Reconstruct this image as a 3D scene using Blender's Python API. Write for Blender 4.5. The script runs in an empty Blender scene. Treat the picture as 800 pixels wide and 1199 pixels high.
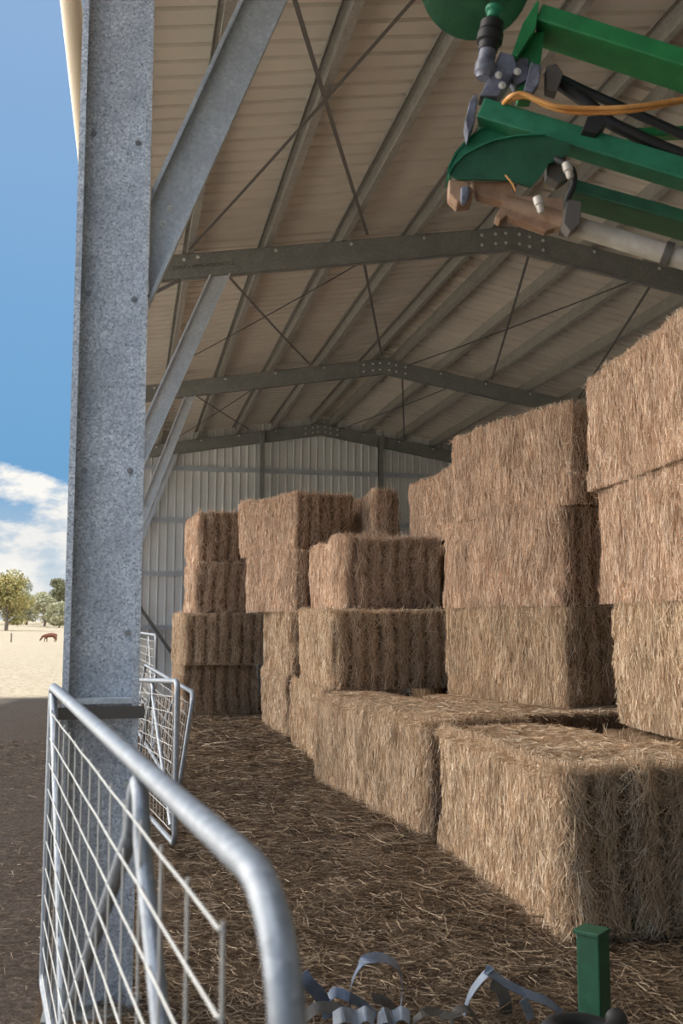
import bpy, bmesh, math, random
import numpy as np
from mathutils import Vector, Matrix
rnd = random.Random(7)
C = bpy.context.scene.collection
PI = math.pi

# ---------------------------------------------------------------- mesh helpers
class MB:
    def __init__(s): s.v = []; s.f = []
    def add(s, vs, fs):
        b = len(s.v); s.v += [tuple(p) for p in vs]; s.f += [tuple(b + i for i in f) for f in fs]
    def box(s, c, d, M=None):
        x, y, z = d[0] / 2, d[1] / 2, d[2] / 2
        vs = [Vector((a * x, b * y, e * z)) for a in (-1, 1) for b in (-1, 1) for e in (-1, 1)]
        if M is not None: vs = [M @ p for p in vs]
        s.add([p + Vector(c) for p in vs], [(0, 1, 3, 2), (4, 6, 7, 5), (0, 4, 5, 1), (2, 3, 7, 6), (0, 2, 6, 4), (1, 5, 7, 3)])
    def extrude(s, prof, p0, p1, X, Y, caps=True):
        """profile points (a,b) placed with axes X,Y at p0 and p1"""
        p0, p1, X, Y = Vector(p0), Vector(p1), Vector(X), Vector(Y)
        n = len(prof)
        vs = [p0 + X * a + Y * b for a, b in prof] + [p1 + X * a + Y * b for a, b in prof]
        fs = [(i, (i + 1) % n, n + (i + 1) % n, n + i) for i in range(n)]
        if caps: fs += [tuple(range(n - 1, -1, -1)), tuple(range(n, 2 * n))]
        s.add(vs, fs)
    def csec(s, p0, p1, W, F, depth, fl, t=.004, lip=.02):
        """C section: web runs along W (centred), flanges point along F"""
        d = depth / 2
        pr = [(-d, 0), (d, 0), (d, fl), (d - lip, fl), (d - lip, fl - t), (d - t, fl - t), (d - t, t), (-d + t, t), (-d + t, fl - t), (-d + lip, fl - t), (-d + lip, fl), (-d, fl)]
        s.extrude(pr, p0, p1, W, F)
    def bar(s, p0, p1, w, h, up=(0, 0, 1)):
        p0, p1 = Vector(p0), Vector(p1); d = (p1 - p0).normalized(); u = Vector(up)
        a = d.cross(u).normalized(); b = a.cross(d).normalized()
        s.extrude([(-w / 2, -h / 2), (w / 2, -h / 2), (w / 2, h / 2), (-w / 2, h / 2)], p0, p1, a, b)
    def tube(s, pts, r, n=10, closed=False, cap=True):
        pts = [Vector(p) for p in pts]; m = len(pts)
        rs = r if isinstance(r, (list, tuple)) else [r] * m
        tang = []
        for i in range(m):
            if closed: t = pts[(i + 1) % m] - pts[i - 1]
            else: t = pts[min(i + 1, m - 1)] - pts[max(i - 1, 0)]
            tang.append(t.normalized())
        a = tang[0].orthogonal().normalized(); vs = []
        for i in range(m):
            a = (a - tang[i] * a.dot(tang[i])).normalized(); b = tang[i].cross(a)
            for k in range(n):
                w = 2 * PI * k / n; vs.append(pts[i] + (a * math.cos(w) + b * math.sin(w)) * rs[i])
        fs = []
        for i in range(m if closed else m - 1):
            j = (i + 1) % m
            for k in range(n):
                fs.append((i * n + k, i * n + (k + 1) % n, j * n + (k + 1) % n, j * n + k))
        if cap and not closed: fs += [tuple(range(n - 1, -1, -1)), tuple(range((m - 1) * n, m * n))]
        s.add(vs, fs)
    def lathe(s, prof, o, axis, n=16):
        """prof = (radius, height) pairs along axis"""
        ax = Vector(axis).normalized(); a = ax.orthogonal().normalized(); b = ax.cross(a); o = Vector(o); vs = []
        for r, h in prof:
            for k in range(n):
                w = 2 * PI * k / n; vs.append(o + ax * h + (a * math.cos(w) + b * math.sin(w)) * max(r, 1e-4))
        fs = [(i * n + k, i * n + (k + 1) % n, (i + 1) * n + (k + 1) % n, (i + 1) * n + k) for i in range(len(prof) - 1) for k in range(n)]
        fs += [tuple(range(n - 1, -1, -1)), tuple(range((len(prof) - 1) * n, len(prof) * n))]
        s.add(vs, fs)
    def prism(s, pts, vec):
        vec = Vector(vec); n = len(pts); pts = [Vector(p) for p in pts]
        fs = [(i, (i + 1) % n, n + (i + 1) % n, n + i) for i in range(n)] + [tuple(range(n - 1, -1, -1)), tuple(range(n, 2 * n))]
        s.add(pts + [p + vec for p in pts], fs)
    def ribbon(s, pts, side, w, t=.002):
        pts = [Vector(p) for p in pts]; m = len(pts); vs = []
        for i in range(m):
            tg = (pts[min(i + 1, m - 1)] - pts[max(i - 1, 0)]).normalized()
            sd = Vector(side[i] if isinstance(side[0], (list, tuple)) else side); sd = (sd - tg * sd.dot(tg)).normalized(); nn = tg.cross(sd)
            vs += [pts[i] + sd * w / 2 + nn * t / 2, pts[i] - sd * w / 2 + nn * t / 2, pts[i] - sd * w / 2 - nn * t / 2, pts[i] + sd * w / 2 - nn * t / 2]
        fs = [(4 * i + k, 4 * i + (k + 1) % 4, 4 * i + 4 + (k + 1) % 4, 4 * i + 4 + k) for i in range(m - 1) for k in range(4)]
        fs += [(3, 2, 1, 0), tuple(4 * (m - 1) + k for k in range(4))]
        s.add(vs, fs)
    def build(s, name, mat, parent=None, smooth=False, bevel=0):
        me = bpy.data.meshes.new(name); me.from_pydata(s.v, [], s.f); me.update()
        bm = bmesh.new(); bm.from_mesh(me); bmesh.ops.recalc_face_normals(bm, faces=bm.faces); bm.to_mesh(me); bm.free()
        o = bpy.data.objects.new(name, me); C.objects.link(o)
        if mat: me.materials.append(mat)
        if smooth: smooth_by_angle(me, 40)
        if bevel:
            b = o.modifiers.new('b', 'BEVEL'); b.width = bevel; b.segments = 2; b.limit_method = 'ANGLE'; b.angle_limit = .6
        if parent: o.parent = parent; o.matrix_parent_inverse = Matrix.Translation(parent.location).inverted() if parent.type == 'EMPTY' and not parent.get('local') else Matrix()
        return o

def smooth_by_angle(me, deg):
    me.polygons.foreach_set('use_smooth', [True] * len(me.polygons))
    bm = bmesh.new(); bm.from_mesh(me)
    for e in bm.edges:
        if len(e.link_faces) == 2 and e.calc_face_angle(0) > math.radians(deg): e.smooth = False
    bm.to_mesh(me); bm.free()

def npmesh(name, V, Q, mat, parent=None, smooth=False):
    me = bpy.data.meshes.new(name)
    me.vertices.add(len(V)); me.vertices.foreach_set('co', np.asarray(V, np.float32).ravel())
    k = Q.shape[1]; me.loops.add(Q.size); me.loops.foreach_set('vertex_index', Q.astype(np.int32).ravel())
    me.polygons.add(len(Q)); me.polygons.foreach_set('loop_start', np.arange(0, Q.size, k, dtype=np.int32))
    me.polygons.foreach_set('use_smooth', np.full(len(Q), smooth))
    me.update(calc_edges=True)
    o = bpy.data.objects.new(name, me); C.objects.link(o); me.materials.append(mat)
    if parent: o.parent = parent
    return o

def tag(o, label=None, cat=None, group=None, kind=None):
    if label: o['label'] = label
    if cat: o['category'] = cat
    if group: o['group'] = group
    if kind: o['kind'] = kind
    return o
def empty(name, loc, rz=0):
    o = bpy.data.objects.new(name, None); C.objects.link(o); o.location = loc; o.rotation_euler.z = rz; return o

# ---------------------------------------------------------------- materials
def mat(name, base=(.5, .5, .5), rough=.6, metal=0.0, spec=.5):
    m = bpy.data.materials.new(name); m.use_nodes = True; b = m.node_tree.nodes['Principled BSDF']
    b.inputs['Base Color'].default_value = (*base, 1); b.inputs['Roughness'].default_value = rough; b.inputs['Metallic'].default_value = metal
    b.inputs['Specular IOR Level'].default_value = spec
    return m
def N(m, t, **kw):
    n = m.node_tree.nodes.new(t)
    for k, v in kw.items():
        if k in n.inputs: n.inputs[k].default_value = v
        else: setattr(n, k, v)
    return n
def L(m, a, b): m.node_tree.links.new(a, b)
def ramp(m, fac, stops):
    r = N(m, 'ShaderNodeValToRGB'); e = r.color_ramp.elements
    while len(e) < len(stops): e.new(.5)
    for i, (p, c) in enumerate(stops): e[i].position = p; e[i].color = (*c, 1)
    L(m, fac, r.inputs['Fac']); return r.outputs['Color']
def coords(m, scale=(1, 1, 1), kind='Object'):
    tc = N(m, 'ShaderNodeTexCoord'); mp = N(m, 'ShaderNodeMapping'); mp.inputs['Scale'].default_value = scale
    L(m, tc.outputs[kind], mp.inputs['Vector']); return mp.outputs['Vector']
def noise(m, vec, scale, detail=4, rough=.6):
    n = N(m, 'ShaderNodeTexNoise', Scale=scale, Detail=detail, Roughness=rough); L(m, vec, n.inputs['Vector']); return n.outputs['Fac']
def mixc(m, fac, a, b, mode='MIX'):
    x = N(m, 'ShaderNodeMix', data_type='RGBA', blend_type=mode)
    if isinstance(fac, float): x.inputs[0].default_value = fac
    else: L(m, fac, x.inputs[0])
    for i, v in ((6, a), (7, b)):
        if isinstance(v, tuple): x.inputs[i].default_value = (*v, 1)
        else: L(m, v, x.inputs[i])
    return x.outputs[2]
def bump(m, h, strength=.3, dist=.02):
    b = N(m, 'ShaderNodeBump', Strength=strength, Distance=dist); L(m, h, b.inputs['Height'])
    L(m, b.outputs['Normal'], m.node_tree.nodes['Principled BSDF'].inputs['Normal'])
def col(m, c): L(m, c, m.node_tree.nodes['Principled BSDF'].inputs['Base Color'])

def galv(name, lo, hi, speck=0.0, scale=90, metal=.35, rough=.5):
    m = mat(name, lo, rough, metal); v = coords(m)
    vo = N(m, 'ShaderNodeTexVoronoi', Scale=scale); L(m, v, vo.inputs['Vector'])
    n2 = noise(m, v, 6, 4); n3 = noise(m, v, scale * .9, 3, .7)
    c = ramp(m, vo.outputs['Color'], [(.1, lo), (.9, hi)])
    c = mixc(m, ramp(m, n2, [(.35, (0, 0, 0)), (.7, (.6, .6, .6))]), c, tuple(x * .82 for x in lo))
    if speck:
        k = ramp(m, n3, [(.55, (0, 0, 0)), (.66, (speck,) * 3)])
        c = mixc(m, k, c, (.1, .1, .11))
    col(m, c); bump(m, n3, .06, .003); return m
G_COL = galv('galvanised_column', (.44, .47, .52), (.92, .94, .97), .7, 105, .25, .5)
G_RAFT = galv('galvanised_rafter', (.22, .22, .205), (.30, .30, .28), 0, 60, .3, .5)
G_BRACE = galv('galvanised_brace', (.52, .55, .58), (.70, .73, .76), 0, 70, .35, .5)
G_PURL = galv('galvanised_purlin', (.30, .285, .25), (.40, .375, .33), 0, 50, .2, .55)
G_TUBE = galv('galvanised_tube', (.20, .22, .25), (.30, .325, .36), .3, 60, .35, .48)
G_WIRE = mat('galvanised_wire', (.48, .47, .45), .5, .35)
DARKSTEEL = mat('dark_steel', (.13, .115, .10), .6, .4)
ZINC = mat('dull_zinc_bolt', (.33, .32, .31), .35, .6)
BOLT = mat('zinc_bolt', (.75, .74, .7), .35, .5)
STRAP = mat('strap_steel', (.16, .15, .14), .6, .3)

def sheet(name, a, b):
    m = mat(name, a, .55, .15); v = coords(m); col(m, ramp(m, noise(m, v, 1.3, 5), [(.3, a), (.7, b)])); return m
ROOF = sheet('roof_sheet', (.66, .60, .52), (.76, .70, .61))
WALLS = sheet('wall_sheet', (.66, .65, .62), (.78, .77, .74))
GUTTER = mat('cream_gutter', (.72, .62, .48), .5)

def straw_mat(name, stops, rough=.7):
    m = mat(name, stops[0][1], rough, 0, .25); g = N(m, 'ShaderNodeNewGeometry')
    c = ramp(m, g.outputs['Random Per Island'], stops)
    v = coords(m); n = noise(m, v, 2.2, 3)
    c = mixc(m, ramp(m, n, [(.35, (0, 0, 0)), (.68, (.45, .45, .45))]), c, tuple(x * .55 for x in stops[1][1]))
    col(m, c); return m
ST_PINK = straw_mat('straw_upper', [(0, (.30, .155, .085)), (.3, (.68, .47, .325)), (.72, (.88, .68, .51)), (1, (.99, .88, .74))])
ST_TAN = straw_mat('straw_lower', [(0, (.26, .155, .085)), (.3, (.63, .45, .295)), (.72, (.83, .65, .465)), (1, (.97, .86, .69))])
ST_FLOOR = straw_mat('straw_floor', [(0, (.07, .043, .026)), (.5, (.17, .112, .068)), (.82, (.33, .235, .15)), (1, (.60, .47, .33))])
def body_mat(name, a, b, c3):
    m = mat(name, a, .9, 0, .1); v = coords(m, (1, 1, .22)); n = noise(m, v, 70, 5, .75); n2 = noise(m, coords(m), 3, 3)
    c = ramp(m, n, [(.3, a), (.55, b), (.75, c3)]); col(m, mixc(m, ramp(m, n2, [(.4, (0, 0, 0)), (.7, (.4, .4, .4))]), c, a)); bump(m, n, .7, .02); return m
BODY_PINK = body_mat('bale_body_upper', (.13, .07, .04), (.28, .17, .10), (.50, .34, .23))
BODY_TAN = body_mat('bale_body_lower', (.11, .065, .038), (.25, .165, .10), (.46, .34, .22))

m = FLOOR = mat('dirt_floor', (.1, .07, .05), .95, 0, .1)
v = coords(m); n1 = noise(m, v, 1.1, 6, .65); n2 = noise(m, v, 26, 5, .7); n3 = noise(m, coords(m, (1, .35, 1)), 60, 3, .7)
c = ramp(m, n1, [(.35, (.050, .032, .021)), (.55, (.085, .056, .036)), (.72, (.14, .095, .058))])
c = mixc(m, ramp(m, n3, [(.52, (0, 0, 0)), (.66, (.6, .6, .6))]), c, (.20, .14, .085)); col(m, c); bump(m, n2, .8, .04)
m = GROUND = mat('paddock', (.5, .4, .26), .95, 0, .1)
v = coords(m); n1 = noise(m, v, .35, 6, .65); n2 = noise(m, v, 9, 6, .7); n4 = noise(m, v, 40, 5, .7)
grass = ramp(m, n2, [(.36, (.22, .19, .11)), (.48, (.385, .325, .235)), (.7, (.52, .44, .345))])
dirt = ramp(m, n4, [(.3, (.040, .029, .022)), (.52, (.085, .063, .048)), (.72, (.20, .155, .12))])
sx = N(m, 'ShaderNodeSeparateXYZ'); L(m, v, sx.inputs[0])
def mth(m, op, a, b=None):
    x = N(m, 'ShaderNodeMath', operation=op)
    for i, q in enumerate((a, b)):
        if q is None: continue
        if isinstance(q, (int, float)): x.inputs[i].default_value = q
        else: L(m, q, x.inputs[i])
    return x.outputs[0]
wob = mth(m, 'MULTIPLY', mth(m, 'SUBTRACT', n1, .5), 4.0)
fx = mth(m, 'MULTIPLY', mth(m, 'ADD', mth(m, 'ADD', sx.outputs['X'], 3.4), mth(m, 'MULTIPLY', wob, .4)), .9)   # 1 near the shed
fy = mth(m, 'MULTIPLY', mth(m, 'SUBTRACT', 22.8, mth(m, 'ADD', sx.outputs['Y'], mth(m, 'MULTIPLY', wob, .15))), .8)
near = mth(m, 'MINIMUM', fx, fy); cl = N(m, 'ShaderNodeClamp'); L(m, near, cl.inputs['Value'])
bounce_ground = ramp(m, n4, [(.3, (.60, .54, .45)), (.7, (.76, .70, .60))])  # pale ground out of view, added to bounce sunlight up to the roof
yk = N(m, 'ShaderNodeClamp'); L(m, mth(m, 'MULTIPLY', mth(m, 'SUBTRACT', 18.0, sx.outputs['Y']), .5), yk.inputs['Value'])
xk = N(m, 'ShaderNodeClamp'); L(m, mth(m, 'MULTIPLY', mth(m, 'ADD', sx.outputs['X'], 45.0), .3), xk.inputs['Value'])
col(m, mixc(m, cl.outputs[0], mixc(m, mth(m, 'MULTIPLY', yk.outputs[0], xk.outputs[0]), grass, bounce_ground), dirt)); bump(m, n4, .6, .05)

def paint(name, a, b, rough=.5):
    m = mat(name, a, rough); v = coords(m); n = noise(m, v, 14, 5, .65)
    col(m, ramp(m, n, [(.35, a), (.62, b)])); return m
GREEN = paint('green_paint', (.010, .15, .045), (.018, .21, .06))
TEAL = paint('worn_green_paint', (.010, .13, .062), (.02, .19, .10))
DKGREEN = paint('dark_green_paint', (.007, .058, .024), (.014, .09, .038))
POSTG = paint('post_paint', (.008, .06, .03), (.014, .085, .045))
RUBBER = mat('black_rubber', (.014, .013, .013), .6)
HYD = paint('greasy_steel', (.06, .06, .08), (.19, .2, .26), .45)
RUST = paint('dusty_rust', (.24, .13, .075), (.36, .23, .15), .7)
CHROME = paint('dusty_rod', (.42, .37, .31), (.55, .50, .44), .4)
ORANGE = paint('orange_cable', (.55, .22, .05), (.68, .34, .11), .5)
BLUETAPE = paint('silver_blue_plastic', (.09, .12, .17), (.17, .205, .275), .45)
WHITETAPE = paint('pale_plastic', (.13, .145, .17), (.24, .26, .30), .55)
DARKTAPE = paint('dusty_dark_plastic', (.035, .03, .026), (.08, .068, .058), .65)

# ---------------------------------------------------------------- dimensions of the shed
YF = [4.42, 9.86, 15.5, 21.05]               # frames along the length
XA, ZE, SL = 4.04, 5.03, .168                # ridge x, rafter underside at x=.17, slope
XR = 2 * XA - .05                            # right-hand column line
def zb(x): return ZE + SL * (min(x, 2 * XA - x) - .17)   # rafter underside
RD = .262                                    # rafter depth (vertical)
PD = .19                                     # purlin depth
YN, YE = -2.6, 21.3

# floor and ground
mb = MB(); mb.box((XR / 2 - .1, (YN + YE) / 2, -.03), (XR + .5, YE - YN, .06))
tag(mb.build('floor', FLOOR), kind='structure')
xs = np.concatenate([-np.geomspace(400, 6, 40), np.linspace(-5.5, 9, 40), np.geomspace(10, 300, 25)])
ys = np.concatenate([np.linspace(-25, 40, 80), np.geomspace(41, 700, 90)])
XX, YY = np.meshgrid(xs, ys)
ZZ = np.interp(YY, [-30, 30, 60, 140, 210, 320, 700], [0, 0, -.25, -1.30, -.2, 1.35, 1.5]) - .035
ZZ += .04 * np.sin(XX * .9 + 1.3 * np.sin(YY * .31)) * np.clip((YY - 24) / 10, 0, 1)
nx, ny = len(xs), len(ys); idx = np.arange(nx * ny).reshape(ny, nx)
Q = np.stack([idx[:-1, :-1], idx[:-1, 1:], idx[1:, 1:], idx[1:, :-1]], -1).reshape(-1, 4)
tag(npmesh('ground', np.stack([XX, YY, ZZ], -1).reshape(-1, 3), Q, GROUND, smooth=True), kind='structure')

# roof sheeting: profile along Y, swept up the slope; ribs rise outwards, so from below they are grooves
def ribs(a, b, pitch, w, h):
    out = []; x = a
    while x < b:
        out += [(x, 0), (x + pitch - w, 0), (x + pitch - w * .72, h), (x + pitch - w * .28, h)]; x += pitch
    return out + [(b, 0)]
def sheeting(name, prof, f0, f1, t, kind='structure'):
    mb = MB(); n = len(prof)
    vs = [f0(a, h) for a, h in prof] + [f1(a, h) for a, h in prof]
    mb.add(vs, [(i, i + 1, n + i + 1, n + i) for i in range(n - 1)])
    o = mb.build(name, ROOF if name.startswith('ceiling') else WALLS)
    s = o.modifiers.new('s', 'SOLIDIFY'); s.thickness = t; s.offset = 0
    return tag(o, kind=kind)
pr = ribs(YN, YE, .205, .055, .045)
zs = lambda x: zb(x) + RD + PD + .004
sheeting('ceiling_left', pr, lambda a, h: (-.36, a, zs(-.36) + h), lambda a, h: (XA, a, zs(XA) + h), .002)
sheeting('ceiling_right', pr, lambda a, h: (XA, a, zs(XA) + h), lambda a, h: (2 * XA + .36, a, zs(-.36) + h), .002)
# ridge capping over the joint
mb = MB(); mb.prism([(XA - .2, YN, zs(XA - .2) + .045), (XA, YN, zs(XA) + .05), (XA + .2, YN, zs(XA + .2) + .045), (XA + .2, YN, zs(XA + .2) + .048), (XA, YN, zs(XA) + .054), (XA - .2, YN, zs(XA - .2) + .048)], (0, YE - YN, 0))
tag(mb.build('trim_ridge', ROOF), kind='structure')
# end wall (gable) of ribbed sheet
pr = ribs(-.3, XA * 2 + .3, .172, .045, -.03)
YW = YE - .03
sheeting('wall_back', pr, lambda a, h: (a, YW + h, 0), lambda a, h: (a, YW + h, zs(a) - .002), .002)
pr = ribs(YN, YE - .08, .172, .045, -.03)
sheeting('wall_right', pr, lambda a, h: (XR + .25 + h, a, 0), lambda a, h: (XR + .25 + h, a, zs(XR + .25) - .05), .002)

pr = ribs(.3, XA * 2 + .3, .172, .045, .03)
sheeting('wall_front_added', pr, lambda a, h: (a, YN + .05 + h, 0), lambda a, h: (a, YN + .05 + h, zs(a) - .002), .002)  # unseen wall, added to keep front light off the bale ends
pr = ribs(YN, -.3, .172, .045, -.03)
sheeting('wall_left_added', pr, lambda a, h: (-.30 + h, a, 0), lambda a, h: (-.30 + h, a, zs(-.3) - .05), .002)  # unseen wall piece, added to cut skylight coming from the front left
# gutter along the open eave
gp = [(.055 * math.cos(t) * 1.15, .06 * math.sin(t)) for t in np.linspace(PI, 2 * PI, 12)] + [(.063, .012), (.06, .012), (.06, 0)] + [(.052 * math.cos(t) * 1.12, .055 * math.sin(t)) for t in np.linspace(2 * PI, PI, 12)] + [(-.06, .012)]
mb = MB(); mb.extrude(gp, (-.425, YN, 5.20), (-.425, YE, 5.20), (1, 0, 0), (0, 0, 1))
gt = mb.build('eave_gutter', GUTTER, smooth=True)
tag(gt, 'cream half-round gutter under the eave outside the tall front column', 'gutter')

# purlins
pl = [(.55, 1), (1.36, 1), (2.17, 1), (2.98, 1), (3.86, 1), (4.22, -1), (4.98, -1), (5.78, -1), (6.58, -1), (7.38, -1)]
names = ['steel roof purlin closest to the open left eave', 'second roof purlin in from the open left eave', 'third roof purlin in from the open left eave', 'fourth roof purlin in from the open left eave',
         'ridge purlin on the open-eave side of the double pair at the peak', 'ridge purlin on the bale side of the double pair at the peak',
         'first roof purlin down from the ridge on the bale side', 'second roof purlin down from the ridge above the bales', 'third roof purlin down from the ridge, close above the highest bales', 'lowest roof purlin beside the closed wall behind the bales']
nrm = lambda s: Vector((-SL * s, 0, 1)).normalized()
for (x, s), nm in zip(pl, names):
    n = nrm(s); z = zb(x) + RD; p = Vector((x, 0, z)) + n * (PD / 2)
    mb = MB(); mb.csec(p + Vector((0, YN, 0)), p + Vector((0, YE - .06, 0)), n, Vector((-s, 0, -SL)).normalized(), PD - .004, .07, .004, .02)
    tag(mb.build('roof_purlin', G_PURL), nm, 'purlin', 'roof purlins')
mb = MB(); mb.csec((-.22, YN, zb(-.22) + RD + .06), (-.22, YE - .06, zb(-.22) + RD + .06), (0, 0, 1), (1, 0, 0), .15, .06, .004, .018)
tag(mb.build('eave_beam', G_PURL), 'steel eave beam running along the open left side behind the gutter', 'beam')

def hexbolt(name, p, axis, r, par, mt=BOLT):
    mb = MB(); ax = Vector(axis)
    mb.lathe([(r * 1.7, 0), (r * 1.7, r * .25)], p, ax, 12); mb.lathe([(r, r * .25), (r, r * .95)], p, ax, 6); mb.lathe([(r * .5, r * .95), (r * .5, r * 1.5)], p, ax, 8)
    return mb.build(name, mt, par)

# columns: the near one is in view, the next ones stand behind it
place = ['tall speckled galvanised steel column in front with gate rails crossing it', 'galvanised column directly behind the big front column', 'galvanised column third along the open side', 'galvanised corner column at the end wall']
for i, Y in enumerate(YF):
    mb = MB(); x0, x1 = -.274, .042
    top = zb(.04) + .1
    mb.csec(((x0 + x1) / 2, Y, 0.0), ((x0 + x1) / 2, Y, top), (1, 0, 0), (0, -1, 0), x1 - x0, .105, .004, .027)
    o = mb.build('steel_column', G_COL); tag(o, place[i], 'column', 'columns along the open side')
    if i == 0:
        for z in (1.563, 2.26, 3.06, 3.80):
            for x in (-.215, -.012):
                hexbolt('bolt', (x + rnd.uniform(-.006, .006), Y - .0045, z + rnd.uniform(-.02, .02)), (0, -1, 0), .0085, o, ZINC)
        for x in (-.23, -.003): hexbolt('bolt', (x, Y - .0045, .9), (0, -1, 0), .0085, o, BOLT)
        mb = MB(); mb.box((-.116, Y - .02, -.0), (.40, .26, .016)); mb.build('base_plate', G_RAFT, o)
# the band with the gate hinges round the near column
YC = YF[0]
mb = MB(); mb.bar((-.30, YC - .118, 1.215), (.066, YC - .118, 1.215), .012, .05); mb.bar((.06, YC - .112, 1.215), (.06, YC + .03, 1.215), .012, .05); mb.bar((-.294, YC - .112, 1.215), (-.294, YC + .03, 1.215), .012, .05)
o = mb.build('gate_band', DARKSTEEL); tag(o, 'dark flat steel band bolted across the front column', 'bracket')
mb = MB(); mb.box((-.116, YC - .06, 1.262), (.29, .085, .022)); mb.build('ledge_plate', G_BRACE, o)

# rafters
rl = ['second rafter from the front, stencilled, crossing just under the green machine', 'third rafter from the front, above the left bale stacks', 'end rafter against the ribbed gable wall']
for i, Y in enumerate(YF):
    e = empty('roof_rafter', (XA, Y, zb(XA)))
    tag(e, rl[i - 1] if i else 'front rafter over the knee of the near column', 'rafter', 'roof rafters')
    for s in (-1, 1):
        xe = .05 if s < 0 else 2 * XA - .05
        mb = MB(); pr = [(Vector((xe, Y - .004, zb(xe)))), Vector((XA, Y - .004, zb(XA)))]
        for j, (h0, h1, y0, y1) in enumerate(((0, RD, 0, .004), (0, .004, 0, .075), (RD - .004, RD, 0, .075), (0, .02, .071, .075), (RD - .02, RD, .071, .075))):
            mb.prism([pr[0] + Vector((0, y0, h0)), pr[1] + Vector((0, y0, h0)), pr[1] + Vector((0, y0, h1)), pr[0] + Vector((0, y0, h1))], (0, y1 - y0, 0))
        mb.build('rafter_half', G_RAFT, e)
    if i == 1:
        fc = bpy.data.curves.new('stencil', 'FONT'); fc.body = 'CHO7 v. HPMo HOSOHC7/LG'; fc.size = .052; fc.extrude = .0006; fc.space_character = 1.08
        tmp = bpy.data.objects.new('tmp', fc); dg = bpy.context.evaluated_depsgraph_get(); C.objects.link(tmp); dg.update()
        me_ = bpy.data.meshes.new_from_object(tmp.evaluated_get(dg)); bpy.data.objects.remove(tmp); me_.materials.append(RUBBER)
        so_ = bpy.data.objects.new('stencil', me_); C.objects.link(so_); so_.parent = e
        an = math.atan(SL); so_.matrix_parent_inverse = Matrix.Translation(e.location).inverted()
        so_.matrix_basis = Matrix.Translation((.345, Y - .0052, zb(.345) + .105)) @ Matrix.Rotation(-an, 4, 'Y') @ Matrix.Rotation(PI / 2, 4, 'X') @ Matrix.Diagonal((.88, 1, 1, 1))
    w = .42                                       # apex splice plate
    mb = MB(); a = lambda x, h: (x, Y - .011, zb(x) + h)
    mb.prism([a(XA - w, .045), a(XA, .05), a(XA + w, .045), a(XA + w, RD - .03), a(XA, RD - .012), a(XA - w, RD - .03)], (0, .007, 0)); mb.build('apex_plate', G_RAFT, e)
    for dx in (-.36, -.2, -.08, .08, .2, .36):
        for h in ((.19, .08) if i else (.19,)): hexbolt('bolt', (XA + dx, Y - .011, zb(XA + dx) + h), (0, -1, 0), .011, e)
    for x, s in pl[:4] + pl[6:9]:
        hexbolt('bolt', (x + .04, Y - .004, zb(x + .04) + RD - .045), (0, -1, 0), .011, e)
    if i: 
        for x in (.28, .45): hexbolt('bolt', (x, Y - .004, zb(x) + RD - .06), (0, -1, 0), .011, e)

# knee braces
kl = ['wide knee brace rising from the front column out of the top of the picture', 'bluish knee brace reaching the stencilled rafter', 'knee brace reaching the third rafter', 'pale knee brace at the end wall']
for i, Y in enumerate(YF):
    x1 = [.80, .83, .85, .85][i]
    p0 = Vector((.06, Y - .005, [3.30, 3.28, 3.0, 3.05][i])); p1 = Vector((x1, Y - .005, zb(x1) + .03)); d = (p1 - p0).normalized(); w = Vector((d.z, 0, -d.x))
    mb = MB(); mb.csec(p0, p1, w, (0, -1, 0), [.2, .19, .16, .14][i], .065, .004, .018)
    m_ = len(mb.v) // 2; mb.v = [tuple(Vector(q) + d * ((.047 - q[0]) / d.x)) for q in mb.v[:m_]] + [tuple(Vector(q) + d * ((zb(q[0]) - .004 - q[2]) / (d.z - SL * d.x))) for q in mb.v[m_:]]
    o = mb.build('knee_brace', G_BRACE); tag(o, kl[i], 'brace', 'knee braces at the columns')
    for t in (.12, .2) if i < 2 else ():
        hexbolt('bolt', p0 + d * t - Vector((0, .004, 0)), (0, -1, 0), .009, o)
# small fly brace under the stencilled rafter
mb = MB(); mb.bar((.08, YF[1] - .03, 4.85), (.42, YF[1] - .03, 5.06), .03, .03)
tag(mb.build('fly_brace', STRAP), 'short angle strut between the stencilled rafter and its hidden column', 'brace')

# steel strap cross-bracing under the roof
st = [((.50, 9.70), (1.85, 5.0), 'light roof strap rising from the stencilled rafter towards the front'),
      ((.55, 4.6), (2.35, 9.7), 'dark roof strap crossing the first bay towards the stencilled rafter'),
      ((.75, 10.0), (2.75, 15.3), 'roof strap in the middle bay slanting towards the ridge'),
      ((.45, 14.6), (2.75, 10.0), 'roof strap in the middle bay slanting towards the open eave'),
      ((2.35, 10.0), (3.95, 15.3), 'roof strap in the middle bay close beside the ridge'),
      ((.7, 15.7), (2.5, 20.9), 'roof strap in the end bay slanting towards the ridge'),
      ((2.1, 15.7), (.6, 20.9), 'roof strap in the end bay slanting towards the open eave'),
      ((4.35, 10.0), (5.85, 15.3), 'roof strap hanging dark beside the ridge on the bale side'),
      ((5.75, 10.0), (4.4, 15.3), 'roof strap crossing low over the bale-side purlins in the middle bay'),
      ((5.9, 10.0), (7.4, 15.3), 'roof strap close above the highest bale'),
      ((4.4, 15.7), (5.9, 20.9), 'roof strap in the end bay beside the ridge on the bale side'),
      ((5.4, 15.7), (4.4, 20.9), 'roof strap in the end bay crossing back towards the ridge')]
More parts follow.
